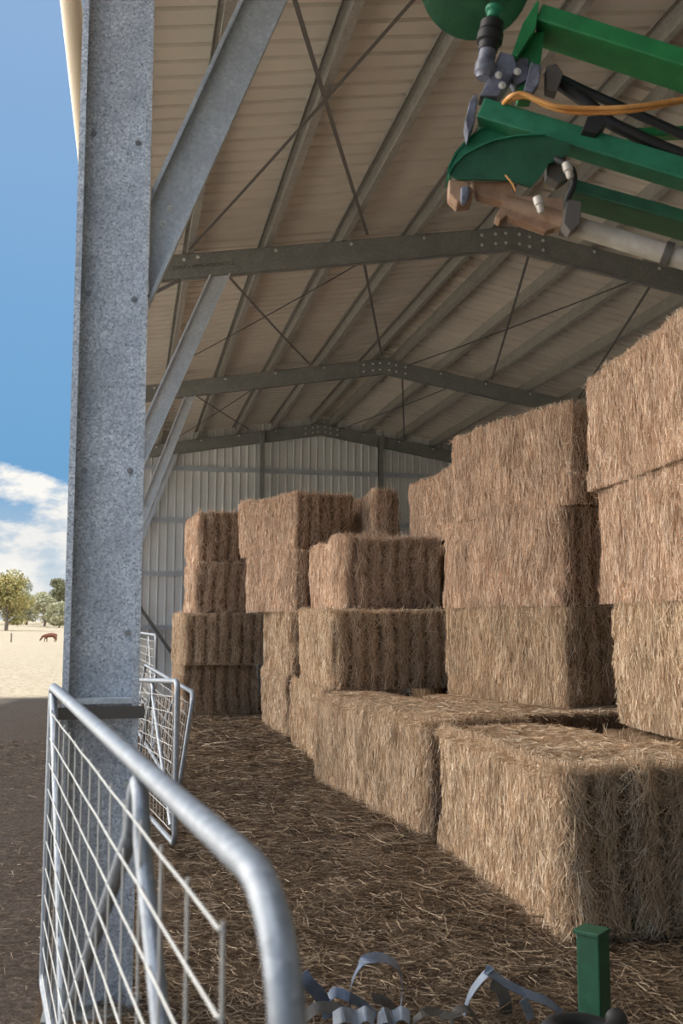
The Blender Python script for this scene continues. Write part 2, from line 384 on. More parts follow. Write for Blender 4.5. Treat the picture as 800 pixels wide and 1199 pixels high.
for a, b, lb in st:
    mb = MB(); p = [Vector((x, y, zb(x) + RD - (.012 if b[0] > a[0] else .085))) for x, y in (a, b)]
    up = nrm(1 if a[0] < XA else -1); mid = (p[0] + p[1]) / 2 - Vector((0, 0, .02))
    side = (p[1] - p[0]).cross(up)
    mb.ribbon([p[0], p[0] * .5 + mid * .5 - Vector((0, 0, .006)), mid, p[1] * .5 + mid * .5 - Vector((0, 0, .006)), p[1]], tuple(side), .032, .003)
    tag(mb.build('strap_brace', STRAP), lb, 'strap', 'roof strap braces')

# girts and posts of the end wall
for k, z in enumerate((4.86, 3.73, 2.59, 1.46, .35)):
    mb = MB(); mb.csec((.06, YW - .036, z), (XR, YW - .036, z), (0, 0, 1), (0, -1, 0), .10, .055, .004, .02)
    tag(mb.build('wall_girt', G_BRACE), 'galvanised girt on the end wall, %s' % ['topmost, just under the end rafter', 'second down, above the low left bales', 'third down, left of the upper bales', 'fourth down, beside the lower left bales', 'lowest, hidden near the ground'][k], 'girt', 'girts of the end wall')
for k, x in enumerate((2.66, 5.42)):
    mb = MB(); mb.csec((x, YF[3] - .10, 0), (x, YF[3] - .10, zb(x) + .2), (0, 1, 0), (1 if k == 0 else -1, 0, 0), .12, .10, .004, .02)
    tag(mb.build('gable_post', G_RAFT), ['upright gable post left of the ridge behind the tallest left stack', 'upright gable post right of the ridge above the dark gap in the bales'][k], 'post', 'gable posts')
mb = MB(); mb.bar((.10, YW - .16, 2.0), (1.5, YW - .16, .0), .012, .07)
tag(mb.build('wall_strap', STRAP), 'diagonal steel strap low on the end wall behind the far gates', 'strap')

# ---------------------------------------------------------------- straw bales
def hashn(ix, iy, iz, seed):
    h = (ix * 374761393 + iy * 668265263 + iz * 2147483647 + seed * 974711) & 0xffffffff
    h = ((h ^ (h >> 13)) * 1274126177) & 0xffffffff; return ((h ^ (h >> 16)) & 0xffff) / 65535.0
def vnoise(P, s, seed):
    P = P * s + 1000.0; I = np.floor(P).astype(np.int64); F = P - I; F = F * F * (3 - 2 * F); r = 0
    for a in (0, 1):
        for b in (0, 1):
            for c_ in (0, 1):
                w = (F[:, 0] if a else 1 - F[:, 0]) * (F[:, 1] if b else 1 - F[:, 1]) * (F[:, 2] if c_ else 1 - F[:, 2])
                r = r + w * hashn(I[:, 0] + a, I[:, 1] + b, I[:, 2] + c_, seed)
    return r * 2 - 1
def bale_surface(P, h, seed, flake, amp):
    rv = np.array([.10, .09, .045]); q = np.clip(P, -(h - rv), h - rv); d = (P - q) / rv; d = d / np.maximum(np.linalg.norm(d, axis=1, keepdims=True), 1e-6); P2 = q + d * rv
    n = d / rv; n = n / np.linalg.norm(n, axis=1, keepdims=True)
    off = .042 * vnoise(P2, 1.7, seed) + .020 * vnoise(P2, 7, seed + 1) + .012 * vnoise(P2, 17, seed + 4) - .012
    u = P[:, 0] / flake + .35 * vnoise(P2 * np.array([0, 1, 1.]), 1.7, seed + 2) + .5
    k = np.floor(u); f = 2 * (u - k) - 1
    jit = hashn(k.astype(np.int64) + 50, 0 * k.astype(np.int64), 0 * k.astype(np.int64), seed)
    b = amp * (np.sqrt(np.maximum(1 - f * f, 0)) - .8 + .35 * (jit - .5))
    off = off + b * (np.abs(n[:, 1]) + .15 * np.maximum(n[:, 2], 0))
    return P2 + n * off[:, None], n, k, np.abs(f)
def strands(P, D, Ln, W, seed, segs=1, bend=.0):
    """triangular stems: P root centre, D direction (unit), Ln length, W radius"""
    g = np.random.default_rng(seed); n = len(P)
    t = np.where(np.abs(D[:, 2:3]) < .9, np.array([[0, 0, 1.]]), np.array([[1., 0, 0]]))
    a = np.cross(D, t); a /= np.linalg.norm(a, axis=1, keepdims=True); b = np.cross(D, a)
    ph = g.uniform(0, 2 * PI, n); bd = (a * np.cos(ph)[:, None] + b * np.sin(ph)[:, None]) * (g.uniform(0, bend, n) * Ln)[:, None]
    V = []
    for s in range(segs + 1):
        f = s / segs; c_ = P + D * ((f - .5) * Ln)[:, None] + bd * (4 * f * (1 - f) - .5)
        for k in range(3):
            w = ph + 2 * PI * k / 3; V.append(c_ + (a * np.cos(w)[:, None] + b * np.sin(w)[:, None]) * (W * (1 if s < segs else .6))[:, None])
    V = np.stack(V, 1).reshape(-1, 3); m = 3 * (segs + 1); base = np.arange(n)[:, None] * m; Q = []
    for s in range(segs):
        for k in range(3): Q.append(base + np.array([[s * 3 + k, s * 3 + (k + 1) % 3, s * 3 + 3 + (k + 1) % 3, s * 3 + 3 + k]]))
    return V, np.concatenate(Q, 0)
FACES = {'L': (0, -1), 'R': (0, 1), 'F': (1, -1), 'B': (1, 1), 'T': (2, 1)}
def bale(loc, dims, rz, faces, seed, label, group, upper, wid=.003, step=.05, flake=.17, amp=.075, tilt=0, covered=False, cat='straw bale'):
    """loc = middle of the underside; faces = {face: stems per m2}; long straw is parallel to z on the cut side"""
    h = np.array(dims) / 2.0; g = np.random.default_rng(seed); cells = [max(4, int(round(d / step))) for d in dims]
    Vs, Qs, nb = [], [], 0
    for ax in range(3):
        for sg in (-1, 1):
            a1, a2 = [k for k in range(3) if k != ax]
            A, B = np.meshgrid(np.linspace(-h[a1], h[a1], cells[a1] + 1), np.linspace(-h[a2], h[a2], cells[a2] + 1), indexing='ij')
            P = np.zeros((A.size, 3)); P[:, a1] = A.ravel(); P[:, a2] = B.ravel(); P[:, ax] = sg * h[ax]
            idx = np.arange(A.size).reshape(A.shape) + nb
            q = np.stack([idx[:-1, :-1], idx[1:, :-1], idx[1:, 1:], idx[:-1, 1:]], -1).reshape(-1, 4)
            if (sg > 0) != (ax != 1): q = q[:, ::-1]
            Vs.append(P); Qs.append(q); nb += A.size
    P, Q = np.concatenate(Vs), np.concatenate(Qs)
    key = np.round(P * 1e5).astype(np.int64); _, first, inv = np.unique(key, axis=0, return_index=True, return_inverse=True); inv = inv.ravel()
    P = P[first]; Q = inv[Q]
    S, n, k, cr = bale_surface(P, h, seed, flake, amp); S[:, 2] += h[2]; S[:, 2] = np.clip(S[:, 2], .004, 2 * h[2] + (.0 if covered else .03))
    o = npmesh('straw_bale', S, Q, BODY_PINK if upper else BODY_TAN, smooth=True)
    o.location = loc; o.rotation_euler = (0, tilt, rz); tag(o, label, cat, group)
    VV, QQ, nb = [], [], 0
    for j, (f, dens) in enumerate(faces.items()):
        ax, sg = FACES[f]; a1, a2 = [i for i in range(3) if i != ax]
        cnt = int(4 * h[a1] * h[a2] * dens)
        P = np.zeros((cnt, 3)); P[:, a1] = g.uniform(-h[a1], h[a1], cnt); P[:, a2] = g.uniform(-h[a2], h[a2], cnt); P[:, ax] = sg * h[ax]
        if f in 'FB':
            cr = bale_surface(P, h, seed, flake, amp)[3]; P = P[g.random(cnt) > np.clip((cr - .55) * 2.2, 0, .93)]; cnt = len(P)
        S, n, k, cr = bale_surface(P, h, seed, flake, amp); S[:, 2] += h[2]
        S += n * g.uniform(-.006, .022, cnt)[:, None]
        D = np.zeros((cnt, 3)); wild = g.random(cnt) < .16
        if f in 'LR':
            th = np.where(wild, g.normal(0, .7, cnt), g.normal(0, .15, cnt) + .22 * vnoise(P, 2.3, seed + 6)); D[:, 2] = np.cos(th); D[:, 1] = np.sin(th)
            Ln = g.uniform(.05, .16, cnt)
        elif f in 'FB':
            kk = k.astype(np.int64) + 77; lean = (hashn(kk, 0 * kk, 0 * kk, seed + 5) - .5) * .5
            th = np.where(wild, g.normal(0, 1.3, cnt), lean + g.normal(0, .5, cnt)); D[:, 2] = np.cos(th); D[:, 0] = np.sin(th)
            Ln = g.uniform(.05, .24, cnt)
        else:
            th = np.where(wild, g.uniform(0, PI, cnt), g.normal(0, .75, cnt)); D[:, 0] = np.cos(th); D[:, 1] = np.sin(th)
            Ln = g.uniform(.06, .2, cnt)
        D += n * np.where(g.random(cnt) < .12, g.normal(0, .5, cnt), g.normal(0, .09, cnt))[:, None]
        D -= n * (D * n).sum(1)[:, None] * .45
        D /= np.linalg.norm(D, axis=1, keepdims=True)
        Z = S[:, 2] + np.abs(D[:, 2]) * Ln / 2; low = S[:, 2] - np.abs(D[:, 2]) * Ln / 2
        S[:, 2] += np.maximum(0, .004 - low)                      # nothing pokes below the underside
        lim = 2 * h[2] + (.0 if covered else .10); far = Z > lim; S[far, 2] -= (Z - lim)[far] * (.75 if covered else .8)
        v_, q_ = strands(S, D, Ln, g.uniform(.6, 1.1, cnt) * wid * .5, seed * 7 + j, 2 if wid < .0036 else 1, .12)
        VV.append(v_); QQ.append(q_ + nb); nb += len(v_)
    if 'L' in faces and max(faces.values()) > 1000:
        dens = faces['L'] * .045
        def fringe(P, D, Ln, sd):
            nonlocal nb
            S, n, k, cr = bale_surface(P, h, seed, flake, amp); S[:, 2] += h[2]; D = D / np.linalg.norm(D, axis=1, keepdims=True)
            low = S[:, 2] - np.abs(D[:, 2]) * Ln / 2; S[:, 2] += np.maximum(0, .004 - low); S += n * .008
            v_, q_ = strands(S, D, Ln, g.uniform(.6, 1.0, len(P)) * wid * .5, sd, 1, .1); VV.append(v_); QQ.append(q_ + nb); nb += len(v_)
        for edge in ('top', 'bottom', 'corner', 'front'):
            cnt = int((2 * h[1] if edge in ('top', 'bottom') else 2 * h[2] if edge == 'corner' else 2 * h[0]) * dens * (1.6 if edge == 'top' and not covered else 1)); w_ = g.uniform(-1, 1, cnt); rn = lambda a: g.normal(0, a, cnt)
            o_ = np.ones(cnt)
            if edge == 'top': P = np.stack([-h[0] * o_ , h[1] * w_, h[2] * o_ - g.uniform(0, .05, cnt)], 1); D = np.stack([-.12 + rn(.16), rn(.25), o_ + 0 * w_], 1)
            elif edge == 'bottom': P = np.stack([-h[0] * o_, h[1] * w_, -h[2] + g.uniform(0, .10, cnt)], 1); D = np.stack([-.10 + rn(.12), rn(.22), -o_], 1)
            elif edge == 'corner': P = np.stack([-h[0] + g.uniform(0, .05, cnt), -h[1] + g.uniform(0, .05, cnt), h[2] * w_], 1); D = np.stack([rn(.3), -.15 + rn(.3), o_], 1)
            else: P = np.stack([h[0] * w_, -h[1] * o_, h[2] - g.uniform(0, .06, cnt)], 1); D = np.stack([rn(.5), -.2 + rn(.3), o_ * np.where(g.random(cnt) < .5, 1, -1)], 1)
            fringe(P, D, g.uniform(.05, .2 if edge in ('corner', 'bottom') else .15, cnt), seed * 11 + len(edge))
    if VV:
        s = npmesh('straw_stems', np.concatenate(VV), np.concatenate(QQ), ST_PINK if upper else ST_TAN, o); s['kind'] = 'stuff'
    return o
H_ = .86
R = math.radians
DEN = .9
def stack(pts, specs):
    for sp in specs: bale(**sp)
sid = [10]
def B(x0, x1, y0, y1, lev, faces, label, group, upper, rz=0, **kw):
    """footprint before turning about its near left corner (x0,y0)"""
    sid[0] += 1
    cx, cy = (x1 - x0) / 2, (y1 - y0) / 2; c_, s_ = math.cos(rz), math.sin(rz)
    return bale((x0 + cx * c_ - cy * s_, y0 + cx * s_ + cy * c_, lev * H_), (x1 - x0 - .02, y1 - y0 - .02, H_ - .004), rz, {k: v_ * DEN for k, v_ in faces.items()}, sid[0], label, group, upper, **kw)
# ground-level front bales
B(2.10, 3.06, 4.70, 6.72, 0, dict(L=12500, F=9500, T=9500), 'nearest straw bale on the floor, its dark end facing forward beside the green post', 'bales in the low front row', False, wid=.0032, step=.03, amp=.15, flake=.2)
B(2.12, 3.0, 7.0, 9.80, 0, dict(L=9000, F=2500, T=8000), 'long low straw bale on the floor just behind the nearest bale', 'bales in the low front row', False, rz=R(6.8), wid=.0034)
# big right-hand stack
g1 = 'bales of the big right-hand stack'
for lev, (x0, y1, rz, lb) in enumerate([(3.20, 6.85, -4, 'bottom straw bale hidden under the right-hand stack'), (3.25, 6.75, -5, 'straw bale in the right-hand stack, lowest visible, above the nearest bale'),
                                    (3.23, 6.95, -5, 'straw bale in the middle of the visible right-hand stack'), (3.16, 7.0, -6, 'topmost straw bale of the right-hand stack, close under the roof')]):
    B(x0, x0 + 1.2, y1 - 2.4, y1, lev, dict(L=11000, T=2500 if lev == 3 else 300, B=800) if lev else dict(L=400), lb, g1, lev > 1, rz=R(rz), wid=.0033, amp=.05, covered=lev < 3)
g2 = 'bales of the second right-hand stack'
for lev, (x0, y0, rz, lb) in enumerate([(3.06, 7.4, 7, 'bottom straw bale hidden under the second right-hand stack'), (3.60, 7.8, 15.5, 'straw bale of the second stack, lowest visible, standing behind the long low bale'),
                                    (3.585, 7.8, 15.5, 'middle straw bale of the second stack, just right of the dark flaked bales'), (3.64, 7.65, 15.5, 'top straw bale of the second stack with a bristly sloping upper edge')]):
    B(x0, x0 + (.9 if lev else 1.5), y0, y0 + (1.88 if lev else 2.1), lev, dict(L=9500, F=3500, T=2500 if lev == 3 else 300) if lev else dict(L=400, T=5000), lb, g2, lev > 1, rz=R(rz), wid=.0038, covered=lev < 3)
# middle stack with dark flaked front
g3 = 'bales of the dark-fronted middle stack'
for lev, (x0, x1, y0, lb) in enumerate([(2.02, 2.95, 10.45, 'bottom straw bale of the dark-fronted middle stack, mostly behind the long low bale'), (2.10, 3.65, 10.4, 'second straw bale of the middle stack with a very dark flaked front'), (2.36, 3.55, 11.05, 'top straw bale of the middle stack, dark flaked front and pale narrow end')]):
    B(x0, x1, y0, y0 + 2.1, lev, dict(L=6500, F=6000, T=1500), lb, g3, lev > 1, wid=.0046, amp=.15, covered=lev < 2)
g4 = 'bales of the tall left stack'
for lev, (x0, y0, rz, lb) in enumerate([(2.10, 13.5, 3, 'bottom straw bale of the tall left stack, standing on the straw floor'), (2.10, 13.3, 3, 'second straw bale up in the tall left stack'),
                                        (2.22, 13.45, 15, 'third straw bale up in the tall left stack, with two dark holes in its side'), (2.27, 13.75, 19, 'top straw bale of the tall left stack, against the ribbed wall')]):
    B(x0, x0 + [.9, .9, .95, 1.0][lev], y0, y0 + 1.95, lev, dict(L=4500, F=3500, T=2500 if lev == 3 else 300), lb, g4, lev > 1, rz=R(rz), wid=.0058, amp=.15, covered=lev < 3)
g5 = 'bales of the far left stack'
for lev, (x0, y0, x1, lb) in enumerate([(.86, 16.7, 2.15, 'bottom straw bale of the far left stack with rounded flakes'), (.84, 16.45, 2.18, 'second straw bale up in the far left stack, dark flaked front'),
                                        (1.02, 16.6, 2.0, 'third straw bale up in the far left stack beside the wall girts'), (1.08, 16.75, 1.95, 'top straw bale of the far left stack')]):
    B(x0, x1, y0, y0 + 2.1, lev, dict(L=3800, F=4200, T=2000 if lev == 3 else 300), lb, g5, lev > 1, rz=R(2), wid=.0058, flake=.2, amp=.17, covered=lev < 3)
# back of the right-hand row, seen over the middle stack
g6 = 'bales of the back right stack'
for lev in range(4):
    B(3.80, 4.9, 11.05 if lev < 3 else 11.0, 13.0, lev, dict(L=4500, F=1500, T=2500) if lev == 3 else dict(L=500),
      'top straw bale of the back right stack, showing between middle and second stacks' if lev == 3 else 'straw bale hidden low in the back right stack', g6, lev > 1, rz=R(3), wid=.005, covered=lev < 3)
g7 = 'bales of the narrow back stack'
for lev in range(4):
    B(3.36, 3.72, 13.45, 15.2, lev, dict(L=3500, F=4500, T=2500) if lev == 3 else dict(L=300),
      'narrow straw bale end between dark gaps at the back, near the gable post' if lev == 3 else 'straw bale hidden low in the narrow back stack', g7, lev > 1, wid=.0055, flake=.2, covered=lev < 3)

# loose straw over the floor
def litter(name, n, x, y, ln, wid, seed, segs, zmax, pw=1.0):
    g = np.random.default_rng(seed); P = np.zeros((n * 3, 3)); P[:, 0] = g.uniform(*x, n * 3); P[:, 1] = y[0] + (y[1] - y[0]) * g.random(n * 3) ** pw
    k = vnoise(P, 1.3, seed) * .6 + vnoise(P, 4, seed + 3) * .5 + g.uniform(-.9, .55, n * 3) > -.1
    P = P[k][:n]; n = len(P); P[:, 2] = .004 + g.random(n) ** 2 * zmax
    th = g.uniform(0, 2 * PI, n); D = np.stack([np.cos(th), np.sin(th) * .8, g.normal(0, .10, n)], 1); D /= np.linalg.norm(D, axis=1, keepdims=True)
    Ln = g.uniform(*ln, n); P[:, 2] += np.abs(D[:, 2]) * Ln / 2
    v_, q_ = strands(P, D, Ln, g.uniform(.6, 1.2, n) * wid * .5, seed + 9, segs, .15)
    return v_, q_
A_ = [litter('a', 36000, (-.1, 3.3), (3.0, 7.2), (.03, .15), .0034, 1, 2, .035), litter('b', 30000, (-.1, 2.6), (6.8, 11.5), (.04, .17), .0046, 2, 1, .04), litter('c', 22000, (-.1, 2.6), (11, 20.5), (.08, .25), .0065, 3, 1, .05),
      litter('d', 7000, (1.5, 2.12), (4.3, 10.5), (.06, .25), .0036, 4, 2, .07), litter('e', 7000, (-2.5, -.3), (3.4, 14), (.02, .10), .004, 5, 1, .01)]
nb = 0; VV, QQ = [], []
for v_, q_ in A_: VV.append(v_); QQ.append(q_ + nb); nb += len(v_)
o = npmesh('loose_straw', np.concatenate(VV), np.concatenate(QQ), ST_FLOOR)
tag(o, 'loose straw stems strewn over the shed floor between gates and bales', 'straw', kind='stuff')

# ---------------------------------------------------------------- tube and mesh gates
def arc(c_, r, a0, a1, n=7): return [(c_[0] + r * math.cos(t), c_[1] + r * math.sin(t)) for t in np.linspace(a0, a1, n)]
def gate(A, Bp, z0, z1, label, r=.019, rn=.15, rf=.05, stays=(), wires=(), verts=(), wr=.0026, rise=0.0, lean=0.0, latch=False):
    A, Bp = Vector((*A, 0)), Vector((*Bp, 0)); Ln = (Bp - A).length; d = (Bp - A).normalized(); sd = Vector((d.y, -d.x, 0))
    e = empty('mesh_gate', (A.x, A.y, 0)); tag(e, label, 'gate', 'galvanised mesh gates')
    W = lambda s, z, off=0: A + d * s + Vector((0, 0, z + rise * (1 - s / Ln))) + sd * (off + lean * (z - z0))
    path = arc((rf, z0 + rf), rf, PI * 1.5, PI, 6) + arc((rf, z1 - rf), rf, PI, PI / 2, 6) + arc((Ln - rn, z1 - rn), rn, PI / 2, 0, 9) + arc((Ln - rn, z0 + rn), rn, 0, -PI / 2, 9)
    full = []
    for i, (s, z) in enumerate(path):
        s2, z2 = path[(i + 1) % len(path)]; m = max(1, int(math.hypot(s2 - s, z2 - z) / .25))
        full += [W(s + (s2 - s) * k / m, z + (z2 - z) * k / m) for k in range(m)]
    mb = MB(); mb.tube(full, r, 14, closed=True); mb.build('frame', G_TUBE, e, smooth=True)
    for pts in stays:
        mb = MB(); mb.tube([W(s, z) for s, z in pts], r * .86, 12); mb.build('stay', G_TUBE, e, smooth=True)
    mb = MB()
    for z in wires:
        n = 14; mb.tube([W(verts[0] + (verts[-1] - verts[0]) * k / n, z + .0015 * math.sin(k * 2.1 + z * 9), .014) for k in range(n + 1)], wr, 6)
    for s in verts: mb.tube([W(s, wires[0] + .01, .010), W(s + .004, (wires[0] + wires[-1]) / 2, .010), W(s, wires[-1] - .01, .010)], wr, 6)
    mb.build('wire_mesh', G_WIRE, e, smooth=True)
    return e, W
def lam(s0, zt, s1, s2, zbm):   # inverted V stay with a tight bend on top
    pts = []
    for t in np.linspace(0, 1, 8): pts.append((s1 + (s0 - .06 - s1) * t, zbm + (zt - .10 - zbm) * t))
    pts += [(s0 - .05, zt - .06), (s0 - .03, zt - .02), (s0, zt), (s0 + .03, zt - .02), (s0 + .05, zt - .06)]
    for t in np.linspace(0, 1, 8): pts.append((s0 + .06 + (s2 - s0 - .06) * t, zt - .10 + (zbm - zt + .10) * t))
    return pts
dn = lambda a, b, n: [a + (b - a) * i / (n - 1) for i in range(n)]
e, W = gate((-.305, 4.245), (.158, .985), .17, 1.328, 'nearest galvanised mesh gate crossing the foot of the front column',
         stays=[[(.02, 1.30), (.5, .82), (1.05, .17)], lam(2.32, 1.295, .86, 3.26, .30)], wires=dn(1.235, .23, 11), verts=dn(.10, 3.06, 15))
mb = MB(); mb.lathe([(.012, -.05), (.012, .09)], W(-.03, .32), (0, 0, 1), 10); mb.lathe([(.012, -.05), (.012, .09)], W(-.03, 1.1), (0, 0, 1), 10)
for z in (.32, 1.1): mb.bar(W(-.04, z), W(.0, z), .02, .03)
mb.build('hinge', G_TUBE, e)
mb = MB(); mb.lathe([(.002, -.03), (.03, -.02), (.038, .0), (.03, .02), (.002, .03)], W(3.31, 1.09), (1, 0, 0), 14); mb.build('latch', G_TUBE, e, smooth=True)
gate((.045, 9.72), (.325, 6.9), .10, 1.185, 'second mesh gate, dark top rail just right of the front column', r=.02, rn=.08,
     stays=[lam(1.45, 1.15, .15, 2.65, .2)], wires=dn(1.08, .18, 9), verts=dn(.12, 2.72, 14), rise=-.15)
gate((.10, 14.6), (.44, 8.9), .08, .96, 'third mesh gate leaning inwards behind the dark-railed gate', r=.021, rn=.16,
     stays=[lam(4.4, .92, 2.9, 5.5, .15), lam(1.8, .92, .6, 2.8, .15)], wires=dn(.86, .16, 8), verts=dn(.15, 5.5, 28), lean=-.14)
gate((.10, 20.4), (.40, 15.75), .15, 1.37, 'farthest mesh gate near the end wall, pale top rail', r=.024, rn=.15,
     stays=[lam(3.3, 1.32, 2.2, 4.3, .25)], wires=dn(1.27, .25, 9), verts=dn(.15, 4.4, 22), wr=.004)

# ---------------------------------------------------------------- green machine arm over the right-hand side
F_, PT, YA = 1150.0, R(6.3), R(12.05)
def at(x, y, Y):      # point of the place at depth Y along the shed
    fw = Vector((math.sin(YA) * math.cos(PT), math.cos(YA) * math.cos(PT), math.sin(PT))); rt = Vector((math.cos(YA), -math.sin(YA), 0)); up = rt.cross(fw)
    d = fw + rt * ((x - 400) / F_) + up * ((599.5 - y) / F_); t = Y / d.y
    return Vector((0, 0, 1.6)) + d * t
def mp(x, y, dy=0): return at(x, y, 3.15 - (x - 520) / 280 * .3 + dy)
NV = Vector((.24, .97, 0)).normalized()
am = empty('machine_arm', (2.55, 2.6, 0)); tag(am, 'green folded machine arm with hoses hanging over the top right of the shed', 'machine arm')
def beam(name, a, b, h, dep, m, dy=0):
    p, q = mp(*a, dy), mp(*b, dy); d = (q - p).normalized(); up = Vector((0, 0, 1)); up = (up - d * up.dot(d)).normalized(); nn = up.cross(d).normalized()
    if nn.y < 0: nn = -nn
    mb = MB(); mb.extrude([(0, 0), (dep, 0), (dep, h), (0, h)], p, q, nn, up); return mb.build(name, m, am, bevel=.006)
X2 = 960
beam('upper_beam', (627, 22), (X2, 128), .062, .17, GREEN)
beam('middle_beam', (558, 136), (X2, 258), .075, .10, TEAL)
beam('lower_beam', (664, 222), (X2, 305), .045, .16, DKGREEN, .02)
beam('rear_beam', (735, 160), (X2, 150), .035, .05, GREEN, .25)
mb = MB(); mb.prism([mp(x, y, -.01) for x, y in ((629, 0), (632, 2), (628, 32), (606, 66), (600, 62), (612, 28))], NV * .17); mb.build('end_plate', GREEN, am, bevel=.003)
mb = MB(); mb.prism([mp(x, y, .05) for x, y in ((612, 40), (638, 36), (634, 70), (624, 112), (608, 112))], NV * .08); mb.build('upright_web', GREEN, am, bevel=.004)
# round plate overhead
cc = mp(556, -22, .30)
mb = MB(); mb.lathe([(.02, -.03), (.18, -.03), (.215, -.02), (.22, 0), (.22, .03), (.21, .04)], cc, Vector((.35, .55, .75)), 36); mb.build('round_plate', DKGREEN, am, smooth=True)
# curved guards: plate with a rim
def guard(pts_arc, pts_low, dy, th, m, rimw):
    mb = MB(); mb.prism([mp(x, y, dy) for x, y in pts_arc + pts_low], NV * th); o = mb.build('curved_guard', m, am)
    mb = MB(); mb.ribbon([mp(x, y - 1, dy) + NV * rimw * .35 for x, y in pts_arc], tuple(NV), rimw, .006); mb.build('guard_rim', TEAL, o); return o
guard([(526, 205), (532, 194), (545, 182), (560, 174), (580, 166), (604, 161), (640, 159)], [(668, 168), (668, 180), (642, 192), (634, 206), (622, 219), (600, 211), (560, 210), (540, 210)], -.04, .012, DKGREEN, .07)
guard([(523, 214), (526, 196), (534, 180), (548, 165), (562, 154), (575, 149)], [(600, 158), (580, 166), (545, 183), (530, 200)], .07, .012, TEAL, .06)
# hydraulic ram under the lower beam
p, q = mp(592, 240, .03), mp(X2, 352, .03); d = (q - p)
mb = MB(); mb.tube([p, p + d * .2], .040, 18); mb.build('ram_head', RUST, am, smooth=True)
mb = MB(); mb.prism([mp(x, y, .0) for x, y in ((585, 246), (598, 228), (660, 232), (664, 262), (640, 270), (600, 256))], NV * .05); mb.build('ram_bracket', RUST, am, bevel=.004)
mb = MB(); mb.tube([p + d * .2, q], .034, 18); mb.build('ram_barrel', CHROME, am, smooth=True)
mb = MB(); mb.tube([p + d * .195, p + d * .225], .046, 18); mb.build('ram_collar', DARKSTEEL, am, smooth=True); mb = MB(); mb.tube([p + d * .52, p + d * .545], .042, 18); mb.build('ram_collar', DARKSTEEL, am, smooth=True)
# hoses and cables
def hose(name, pix, r, m, n=10):
    mb = MB(); mb.tube([mp(*a) for a in pix], r, n); return mb.build(name, m, am, smooth=True)
def smoothp(pts, k=6):
    out = []
    for i in range(len(pts) - 1):
        p0, p1, p2, p3 = pts[max(i - 1, 0)], pts[i], pts[i + 1], pts[min(i + 2, len(pts) - 1)]
        for j in range(k):
            t = j / k; out.append(tuple(.5 * (2 * b + (c_ - a) * t + (2 * a - 5 * b + 4 * c_ - d_) * t * t + (3 * b - a - 3 * c_ + d_) * t ** 3) for a, b, c_, d_ in zip(p0, p1, p2, p3)))
    return out + [pts[-1]]
hose('orange_cable', smoothp([(590, 121, .0), (598, 113, -.05), (612, 110, -.06), (635, 119, -.06), (655, 125, -.06), (690, 127, -.05), (730, 126, -.05), (765, 122, -.03), (800, 116, .0), (850, 104, .03), (900, 112, .08), (940, 130, .12)]), .0085, ORANGE)
hose('orange_cable', smoothp([(592, 122, .02), (602, 116, -.03), (618, 114, -.04), (640, 124, -.04), (665, 131, -.04), (700, 133, -.03), (740, 130, -.03), (770, 125, -.01), (800, 119, .02), (850, 108, .05), (900, 116, .10), (940, 136, .14)]), .0075, ORANGE)
hose('black_hose', smoothp([(655, 98, .10), (690, 122, .09), (712, 142, .06), (740, 156, .05), (770, 170, .05), (800, 182, .05), (860, 205, .05), (940, 232, .12)]), .022, RUBBER, 14)
hose('black_hose', smoothp([(640, 84, .14), (680, 104, .14), (720, 122, .14), (760, 140, .14), (800, 158, .14), (860, 186, .14), (940, 214, .16)]), .017, RUBBER, 12)
hose('black_hose', smoothp([(632, 178, .02), (650, 186, -.03), (668, 196, -.05), (672, 214, -.05), (664, 236, -.04), (668, 256, -.02)]), .012, RUBBER)
hose('thin_wire', smoothp([(592, 205, -.06), (600, 215, -.06), (604, 224, -.05)]), .003, ORANGE, 6)
# pipe coupling beside the round plate
a, b = mp(580, 8, .0), mp(566, 92, .0); d = (b - a).normalized(); ln = (b - a).length
mb = MB(); mb.lathe([(r_ * 1.1, h_ * ln) for r_, h_ in ((.022, 0), (.03, .02), (.03, .07), (.022, .09), (.022, .16))], a, d, 18); mb.build('pipe_flange', TEAL, am, smooth=True)
mb = MB(); mb.lathe([(r_, h_ * ln) for r_, h_ in ((.03, .2), (.042, .23), (.042, .34), (.034, .36), (.046, .38), (.046, .5), (.036, .52), (.034, .62))], a, d, 18); mb.build('rubber_sleeve', RUBBER, am, smooth=True)
mb = MB(); mb.lathe([(r_, h_ * ln) for r_, h_ in ((.03, .62), (.031, .78), (.036, .79), (.036, .93), (.028, .95), (.024, 1.0))], a, d, 18); mb.build('pipe_end', HYD, am, smooth=True)
# valve block and clevises
def block(name, pts, dy, th, m): 
    mb = MB(); mb.prism([mp(x, y, dy) for x, y in pts], NV * th); return mb.build(name, m, am, bevel=.004)
block('valve_block', ((586, 60), (602, 64), (606, 80), (584, 112), (562, 112), (572, 92)), .0, .07, HYD)
block('clevis', ((622, 72), (634, 76), (632, 96), (624, 108), (614, 104), (618, 88)), -.02, .05, HYD)
block('clevis', ((606, 66), (620, 68), (618, 92), (604, 100), (598, 88)), .03, .06, HYD)
block('end_bracket', ((557, 108), (560, 116), (556, 142), (548, 160), (545, 140), (550, 118)), .0, .08, HYD)
block('hose_clamp', ((688, 136), (706, 134), (712, 144), (700, 156), (682, 152)), -.04, .06, RUBBER)
block('fitting_plate', ((640, 78), (652, 74), (660, 86), (652, 108), (640, 104)), .02, .05, DARKSTEEL)
block('pivot_bracket', ((664, 232), (682, 236), (680, 262), (668, 272), (660, 262)), -.05, .06, DARKSTEEL)
block('guard_bracket', ((640, 182), (662, 180), (668, 206), (654, 216), (640, 206)), .0, .05, DARKSTEEL)
block('rusty_knuckle', ((526, 210), (545, 212), (556, 222), (552, 234), (536, 236), (526, 226)), -.02, .09, RUST)
